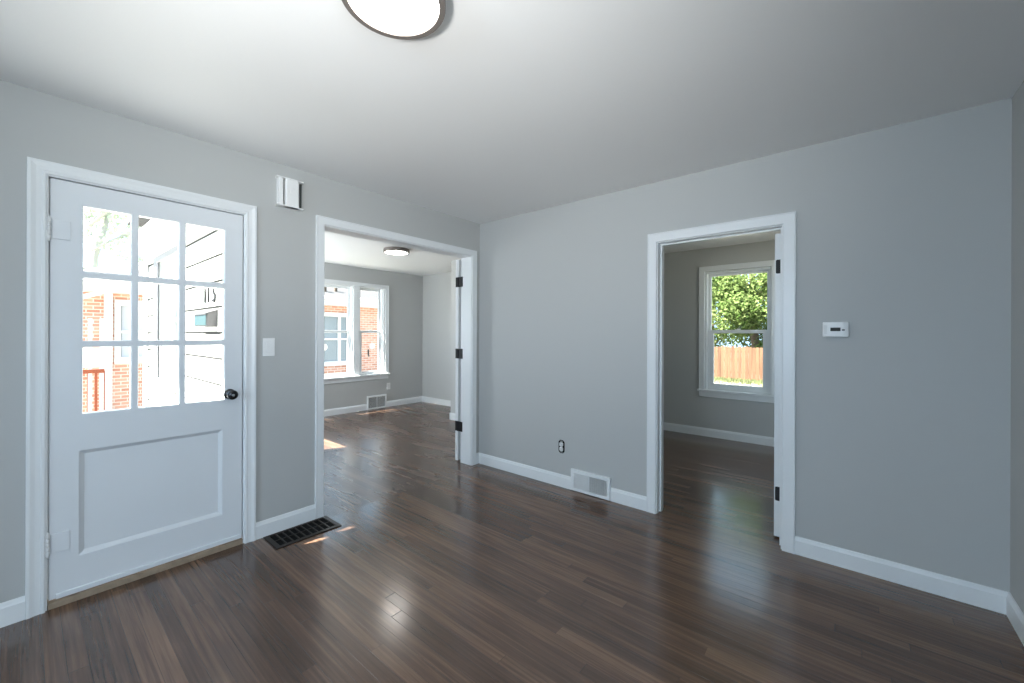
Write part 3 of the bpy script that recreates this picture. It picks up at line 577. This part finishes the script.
# ------------------------------------------------------------------ outside: the house's own siding wall
sd = MB(); segs = [(XW - 0.20, -3.235, -9, 99), (-3.235, -1.985, -9, 0.72), (-3.235, -1.985, 2.215, 99), (-1.985, -0.135, -9, 99)]
z = 0.715 - 0.2 * 6
while z < 2.2:
    for a, b, lo, hi in segs:
        zz0, zz1 = max(z, lo), min(z + 0.2 - 0.022, hi, 2.262)
        if zz1 - zz0 < 0.02: continue
        f0, f1 = (zz0 - z) / 0.2, (zz1 - z) / 0.2
        y0 = YS - 0.014 + 0.004 * f0; y1 = YS - 0.014 + 0.004 * f1
        sd.prism([(0, YS + 0.009, zz0), (0, y0, zz0), (0, y1, zz1), (0, YS + 0.009, zz1)], (a, 0, 0), (b, 0, 0))
    z += 0.2
sdb = MB()
for a, b, lo, hi in segs: sdb.box((a, YS - 0.005, max(lo, -0.48)), (b, YS + 0.006, min(hi, 2.26)))
struct(sdb, 'wall_lap_shadow', M['lapshadow'], 'dark backing painted as shadow lines between the siding boards', 'wall')
struct(sd, 'wall_siding', M['siding'], 'white lap siding wall seen through the front door glass', 'siding')
struct(MB().box((XW - 0.33, YS - 0.035, -0.5), (XW - 0.20, YS + 0.10, 2.26)).box((XW - 0.20, YS - 0.035, -0.5), (XW - 0.12, YS - 0.018, 2.26)), 'trim_10', M['extwhite'], 'white corner board at the far end of the siding', 'trim', 0.003)
struct(MB().box((XW - 0.28, YS - 0.030, 2.155), (-0.135, YS - 0.012, 2.262)), 'trim_11', M['extwhite'], 'white frieze board under the soffit', 'trim', 0.002)

def digit(ch_, x, label):
    cu = bpy.data.curves.new('digit', 'FONT'); cu.body = ch_; cu.size = 0.185; cu.extrude = 0.004; cu.align_x = 'CENTER'; cu.offset = 0.001
    tmp = bpy.data.objects.new('tmp', cu); C.objects.link(tmp); bpy.context.view_layer.update()
    me = bpy.data.meshes.new_from_object(tmp.evaluated_get(bpy.context.evaluated_depsgraph_get())); bpy.data.objects.remove(tmp)
    me.materials.clear(); me.materials.append(M['black']); o = bpy.data.objects.new('house_number', me); C.objects.link(o)
    o.location = (x, YS - 0.020, 1.548); o.rotation_euler = (math.radians(90), 0, 0)
    return tag(o, label, 'house number', 'house number on the siding')
digit('1', -1.19, 'black numeral 1, first of the house number 115'); digit('1', -1.095, 'black numeral 1 in the middle of house number 115'); digit('5', -0.945, 'black numeral 5 at the end of house number 115')

mx_ = empty('mailbox', (-1.05, YS - 0.02, 1.42), 'dark wall mailbox on the white siding under the house number', 'mailbox')
x0, x1 = -1.232, -0.874
t = MB(); t.prism([(0, YS - 0.008, 1.352), (0, YS - 0.080, 1.352), (0, YS - 0.080, 1.452), (0, YS - 0.008, 1.480)], (x0, 0, 0), (x1, 0, 0)); t.build('box', M['mailside'], mx_, 0.004)
t = MB(); t.prism([(0, YS - 0.006, 1.487), (0, YS - 0.088, 1.456), (0, YS - 0.090, 1.444), (0, YS - 0.086, 1.444), (0, YS - 0.084, 1.452), (0, YS - 0.006, 1.480)], (x0 - 0.006, 0, 0), (x1 + 0.006, 0, 0)); t.build('lid', M['mailside'], mx_, 0.001)
t = MB(); t.box((x0 + 0.015, YS - 0.084, 1.362), (x1 - 0.015, YS - 0.079, 1.442)); t.build('front_panel', M['mailfront'], mx_, 0.002)['label'] = 'glossy front panel'

# ------------------------------------------------------------------ outside: brick house to the west
nh = empty('brick_house', (-12.5, 2.5, -0.6), 'red brick house with white trim seen through the windows', 'house')
NX, NY0, NY1, NXB = -9.5, -2.45, 9.0, -15.5
mH = lambda u, z, d: Vector((NX - d, u, z))
wins = [(-1.58, -0.80, 0.72, 1.93), (2.35, 3.72, 0.40, 1.86), (5.6, 6.6, 0.6, 1.9)]
slab_with_holes(mH, NY0, NY1, -0.6, 2.2, 0, 0.25, wins).build('wall', M['brick'], nh)
MB().box((NXB, NY0, -0.6), (NX - 0.25, NY0 + 0.25, 2.2)).build('wall', M['brick'], nh)
MB().box((NXB, NY1 - 0.25, -0.6), (NX - 0.25, NY1, 2.2)).build('wall', M['brick'], nh)
MB().box((NXB, NY0 + 0.25, -0.6), (NXB + 0.25, NY1 - 0.25, 2.2)).build('wall', M['brick'], nh)
o_ = 0.42; ez = 2.40; rp = 0.36; hw = (NX - NXB) / 2 + o_
A = [(NXB - o_, NY0 - o_, ez), (NX + o_, NY0 - o_, ez), (NX + o_, NY1 + o_, ez), (NXB - o_, NY1 + o_, ez), ((NX + NXB) / 2, NY0 - o_ + hw, ez + hw * rp), ((NX + NXB) / 2, NY1 + o_ - hw, ez + hw * rp)]
MB().add(A, [(0, 3, 2, 1), (0, 1, 4), (1, 2, 5, 4), (2, 3, 5), (3, 0, 4, 5)]).build('roof', M['shingle'], nh)
t = MB(); t.box((NXB - o_, NY0 - o_, 2.16), (NX + o_, NY1 + o_, 2.19)); t.box((NX + o_ - 0.02, NY0 - o_, 2.16), (NX + o_ + 0.01, NY1 + o_, 2.41)); t.box((NXB - o_, NY0 - o_ - 0.01, 2.16), (NX + o_, NY0 - o_ + 0.02, 2.41)); t.build('eave', M['extwhite'], nh)
t = MB(); t.tube([(NX + o_ + 0.07, NY0 - o_, 2.36), (NX + o_ + 0.07, NY1 + o_, 2.36)], 0.06, 8); t.build('gutter', M['extwhite'], nh)
for a, b, c, d in wins:
    fr_ = ring(mH, a - 0.10, b + 0.10, c - 0.10, d + 0.10, (0.10, 0.10, 0.14, 0.13), -0.05, 0.04).build('window', M['extwhite'], nh, 0.004)
    t = MB(); mbox(t, mH, a, b, c, d, 0.05, 0.06); t.build('pane', M['paleglass'], fr_)
    t = MB(); mbox(t, mH, a, b, (c + d) / 2 - 0.03, (c + d) / 2 + 0.03, 0.0, 0.05)
    if b - a > 1.0: mbox(t, mH, b - 0.34, b - 0.25, c, d, -0.005, 0.05); mbox(t, mH, a + 0.25, a + 0.34, c, d, -0.005, 0.05)
    t.build('sash_bars', M['extwhite'], fr_, 0.003)
sh = MB(); mbox(sh, mH, -1.56, -0.82, 0.74, 1.92, 0.042, 0.048); sh.build('window_blind', M['shade'], nh)['label'] = 'pale closed blind'
sh = MB(); sh.box((NX - 0.02, -1.845, -0.6), (NX + 0.09, -1.715, 2.16)); sh.build('corner_post', M['extwhite'], nh, 0.006)['label'] = 'white square post'
for yy in (-2.07, -1.90):
    t = MB(); t.box((NX + 0.25, yy - 0.03, -0.6), (NX + 0.31, yy + 0.03, 1.60)); t.build('porch_post', M['extwhite'], nh, 0.004)
t = MB(); t.prism([(0, -2.62, 1.80), (0, -1.86, 2.12), (0, -1.86, 2.22), (0, -2.62, 1.90)], (NX + 0.3, 0, 0), (NX + 0.36, 0, 0)); t.build('rake_board', M['extwhite'], nh)
t = MB(); t.box((NX + 0.26, -2.35, 0.58), (NX + 0.32, -1.86, 0.98)); t.build('porch_screen', M['extwhite'], nh, 0.004)
MB().box((NX + 0.24, -2.40, -0.46), (NX + 0.31, -1.86, -0.40)).build('porch_rail', M['rail'], nh, 0.004)['label'] = 'red stained bottom rail'
rl_ = MB(); rl_.box((NX + 0.22, -2.40, 0.46), (NX + 0.33, -1.86, 0.54)); ro = rl_.build('porch_rail', M['rail'], nh, 0.004); ro['label'] = 'red stained railing'
for i in range(5):
    t = MB(); yy = -2.33 + i * 0.11; t.box((NX + 0.255, yy, -0.40), (NX + 0.295, yy + 0.04, 0.50)); t.build('baluster', M['rail'], ro)
for yy, zz in ((3.05, 2.62), (3.45, 2.66)):
    t = MB(); x_ = NX + o_ - (zz - ez) / rp; t.lathe((x_, yy, zz - 0.04), (0, 0, 1), [(0.05, 0), (0.05, 0.22), (0.06, 0.23), (0.06, 0.26), (0, 0.27)], 14); t.build('vent_pipe', M['bark'], nh)['label'] = 'dark roof vent pipe'

# ------------------------------------------------------------------ outside: yard
GZ = -0.75
struct(MB().box((-2.2, -4.2, GZ), (-0.13, -2.02, -0.16)), 'added_bounce_porch', M['concrete'], 'pale concrete stoop added outside the front door to bounce sunlight', 'porch', 0.01)  # unseen slab added to bounce sunlight up through the door glass
gd = MB(); gd.box((-60, -40, GZ - 0.3), (50, 70, GZ)); tag(gd.build('ground', M['ground']), 'pale sunlit yard around the house', 'ground', None, 'structure')
random.seed(11)
def fence_panel(x0, x1, y):
    root = empty('wooden_fence', ((x0 + x1) / 2, y, GZ), 'orange brown wooden board fence below the trees', 'fence')
    t = MB(); x = x0
    while x < x1:
        h = 1.52 + random.uniform(-0.03, 0.03); dd = random.uniform(-0.006, 0.006)
        t.prism([(x, 0, GZ + 0.03), (x + 0.135, 0, GZ + 0.03), (x + 0.135, 0, GZ + h - 0.03), (x + 0.11, 0, GZ + h), (x + 0.025, 0, GZ + h), (x, 0, GZ + h - 0.03)], (0, y + dd, 0), (0, y + dd + 0.02, 0)); x += 0.142
    t.build('boards', M['fence'], root)
    for zz in (0.3, 1.25):
        t = MB(); t.box((x0, y + 0.03, GZ + zz), (x1, y + 0.07, GZ + zz + 0.09)); t.build('rail', M['fence'], root)
    x = x0
    while x <= x1:
        t = MB(); t.box((x, y + 0.03, GZ), (x + 0.09, y + 0.12, GZ + 1.45)); t.build('post', M['fence'], root); x += 2.4
fence_panel(-9.0, 7.8, 18.0)
# strip of dry grass in front of the fence: uncountable blades
bl = MB()
for i in range(9000):
    x = random.uniform(-8, 7); y = 18.0 - abs(random.gauss(0, 0.8)) - 0.15; h = random.uniform(0.05, 0.16); a = random.uniform(0, 6.28); c_, s_ = math.cos(a) * 0.02, math.sin(a) * 0.02
    bl.add([(x - c_, y - s_, GZ), (x + c_, y + s_, GZ), (x + random.uniform(-.05, .05), y + random.uniform(-.05, .05), GZ + h)], [(0, 1, 2)])
tag(bl.build('grass', M['grass'], None, 0, False), 'dry grass growing along the foot of the fence', 'grass', None, 'stuff')

def tree(x, y, height, crown_r, crown_z0, n, leaf, m, label, seed, bark='bark'):
    rnd = random.Random(seed)
    root = empty('leafy_tree', (x, y, GZ), label, 'tree', 'trees around the yard')
    t = MB(); top = GZ + height * 0.82
    pts = [(x + rnd.uniform(-.12, .12) * k, y + rnd.uniform(-.12, .12) * k, GZ + (top - GZ) * k / 6) for k in range(7)]
    t.tube(pts, [0.24 * (1 - 0.13 * k) for k in range(7)], 10); t.build('trunk', M[bark], root)
    br = MB(); clumps = []
    for i in range(26):
        zt = crown_z0 + (GZ + height - crown_z0) * rnd.uniform(0.02, 1.0); rel = (zt - crown_z0) / (GZ + height - crown_z0)
        rr = crown_r * math.sqrt(max(0.06, 1 - (rel * 1.5 - 0.55) ** 2)) * rnd.uniform(0.45, 1.0); an = rnd.uniform(0, 6.283)
        e = Vector((x + rr * math.cos(an), y + rr * math.sin(an), zt)); s0 = Vector((x, y, max(GZ + 0.5, min(zt - 0.5 * rr, top - 0.2))))
        mid = s0.lerp(e, 0.55) + Vector((0, 0, 0.12 * rr)); br.tube([s0, mid, e], [0.07, 0.045, 0.012], 6); clumps.append((e, rnd.uniform(0.55, 1.05) * crown_r * 0.42)); clumps.append((mid, crown_r * 0.3))
    br.build('branches', M[bark], root)
    lv = MB()
    for i in range(n):
        c, r_ = clumps[rnd.randrange(len(clumps))]
        d = Vector((rnd.gauss(0, 1), rnd.gauss(0, 1), rnd.gauss(0, 1))).normalized(); p_ = c + d * r_ * (rnd.random() ** 0.45)
        nrm = (d * 0.6 + Vector((rnd.gauss(0, .6), rnd.gauss(0, .6), rnd.gauss(0.4, .6)))).normalized(); a = nrm.orthogonal().normalized()
        a = Matrix.Rotation(rnd.uniform(0, 6.28), 3, nrm) @ a; b = nrm.cross(a); s_ = leaf * rnd.uniform(0.6, 1.3)
        lv.add([p_ - a * s_, p_ - b * s_ * 0.5 + nrm * s_ * 0.12, p_ + a * s_, p_ + b * s_ * 0.5 + nrm * s_ * 0.12], [(0, 1, 2, 3)])
    lv.build('foliage', m, root, 0, False)
    return root
spec = [(-9.6, 22.6, 8.0, 3.0, 'leafy green tree behind the left stretch of the fence'), (-1.0, 22.4, 11.5, 3.1, 'big leafy green tree behind the fence filling the bedroom window'),
        (7.4, 22.6, 8.4, 3.0, 'leafy green tree behind the right stretch of the fence'), (-5.6, 31.5, 9.0, 3.2, 'leafy green tree standing far behind the fence, on the left'), (3.4, 31.5, 9.0, 3.2, 'leafy green tree standing far behind the fence, on the right')]
for i, (x, y, h, r, lab) in enumerate(spec): tree(x, y, h, r, GZ + 1.0, 26000 if i == 1 else 8000, 0.105 if i == 1 else 0.14, M['leaf'], lab, 30 + i)
tree(-21.0, -1.2, 9.5, 3.4, GZ + 2.6, 4200, 0.14, M['leaf2'], 'leafy tree in colours paled for glare, beyond the brick house, seen through the front door', 77, 'bark2')
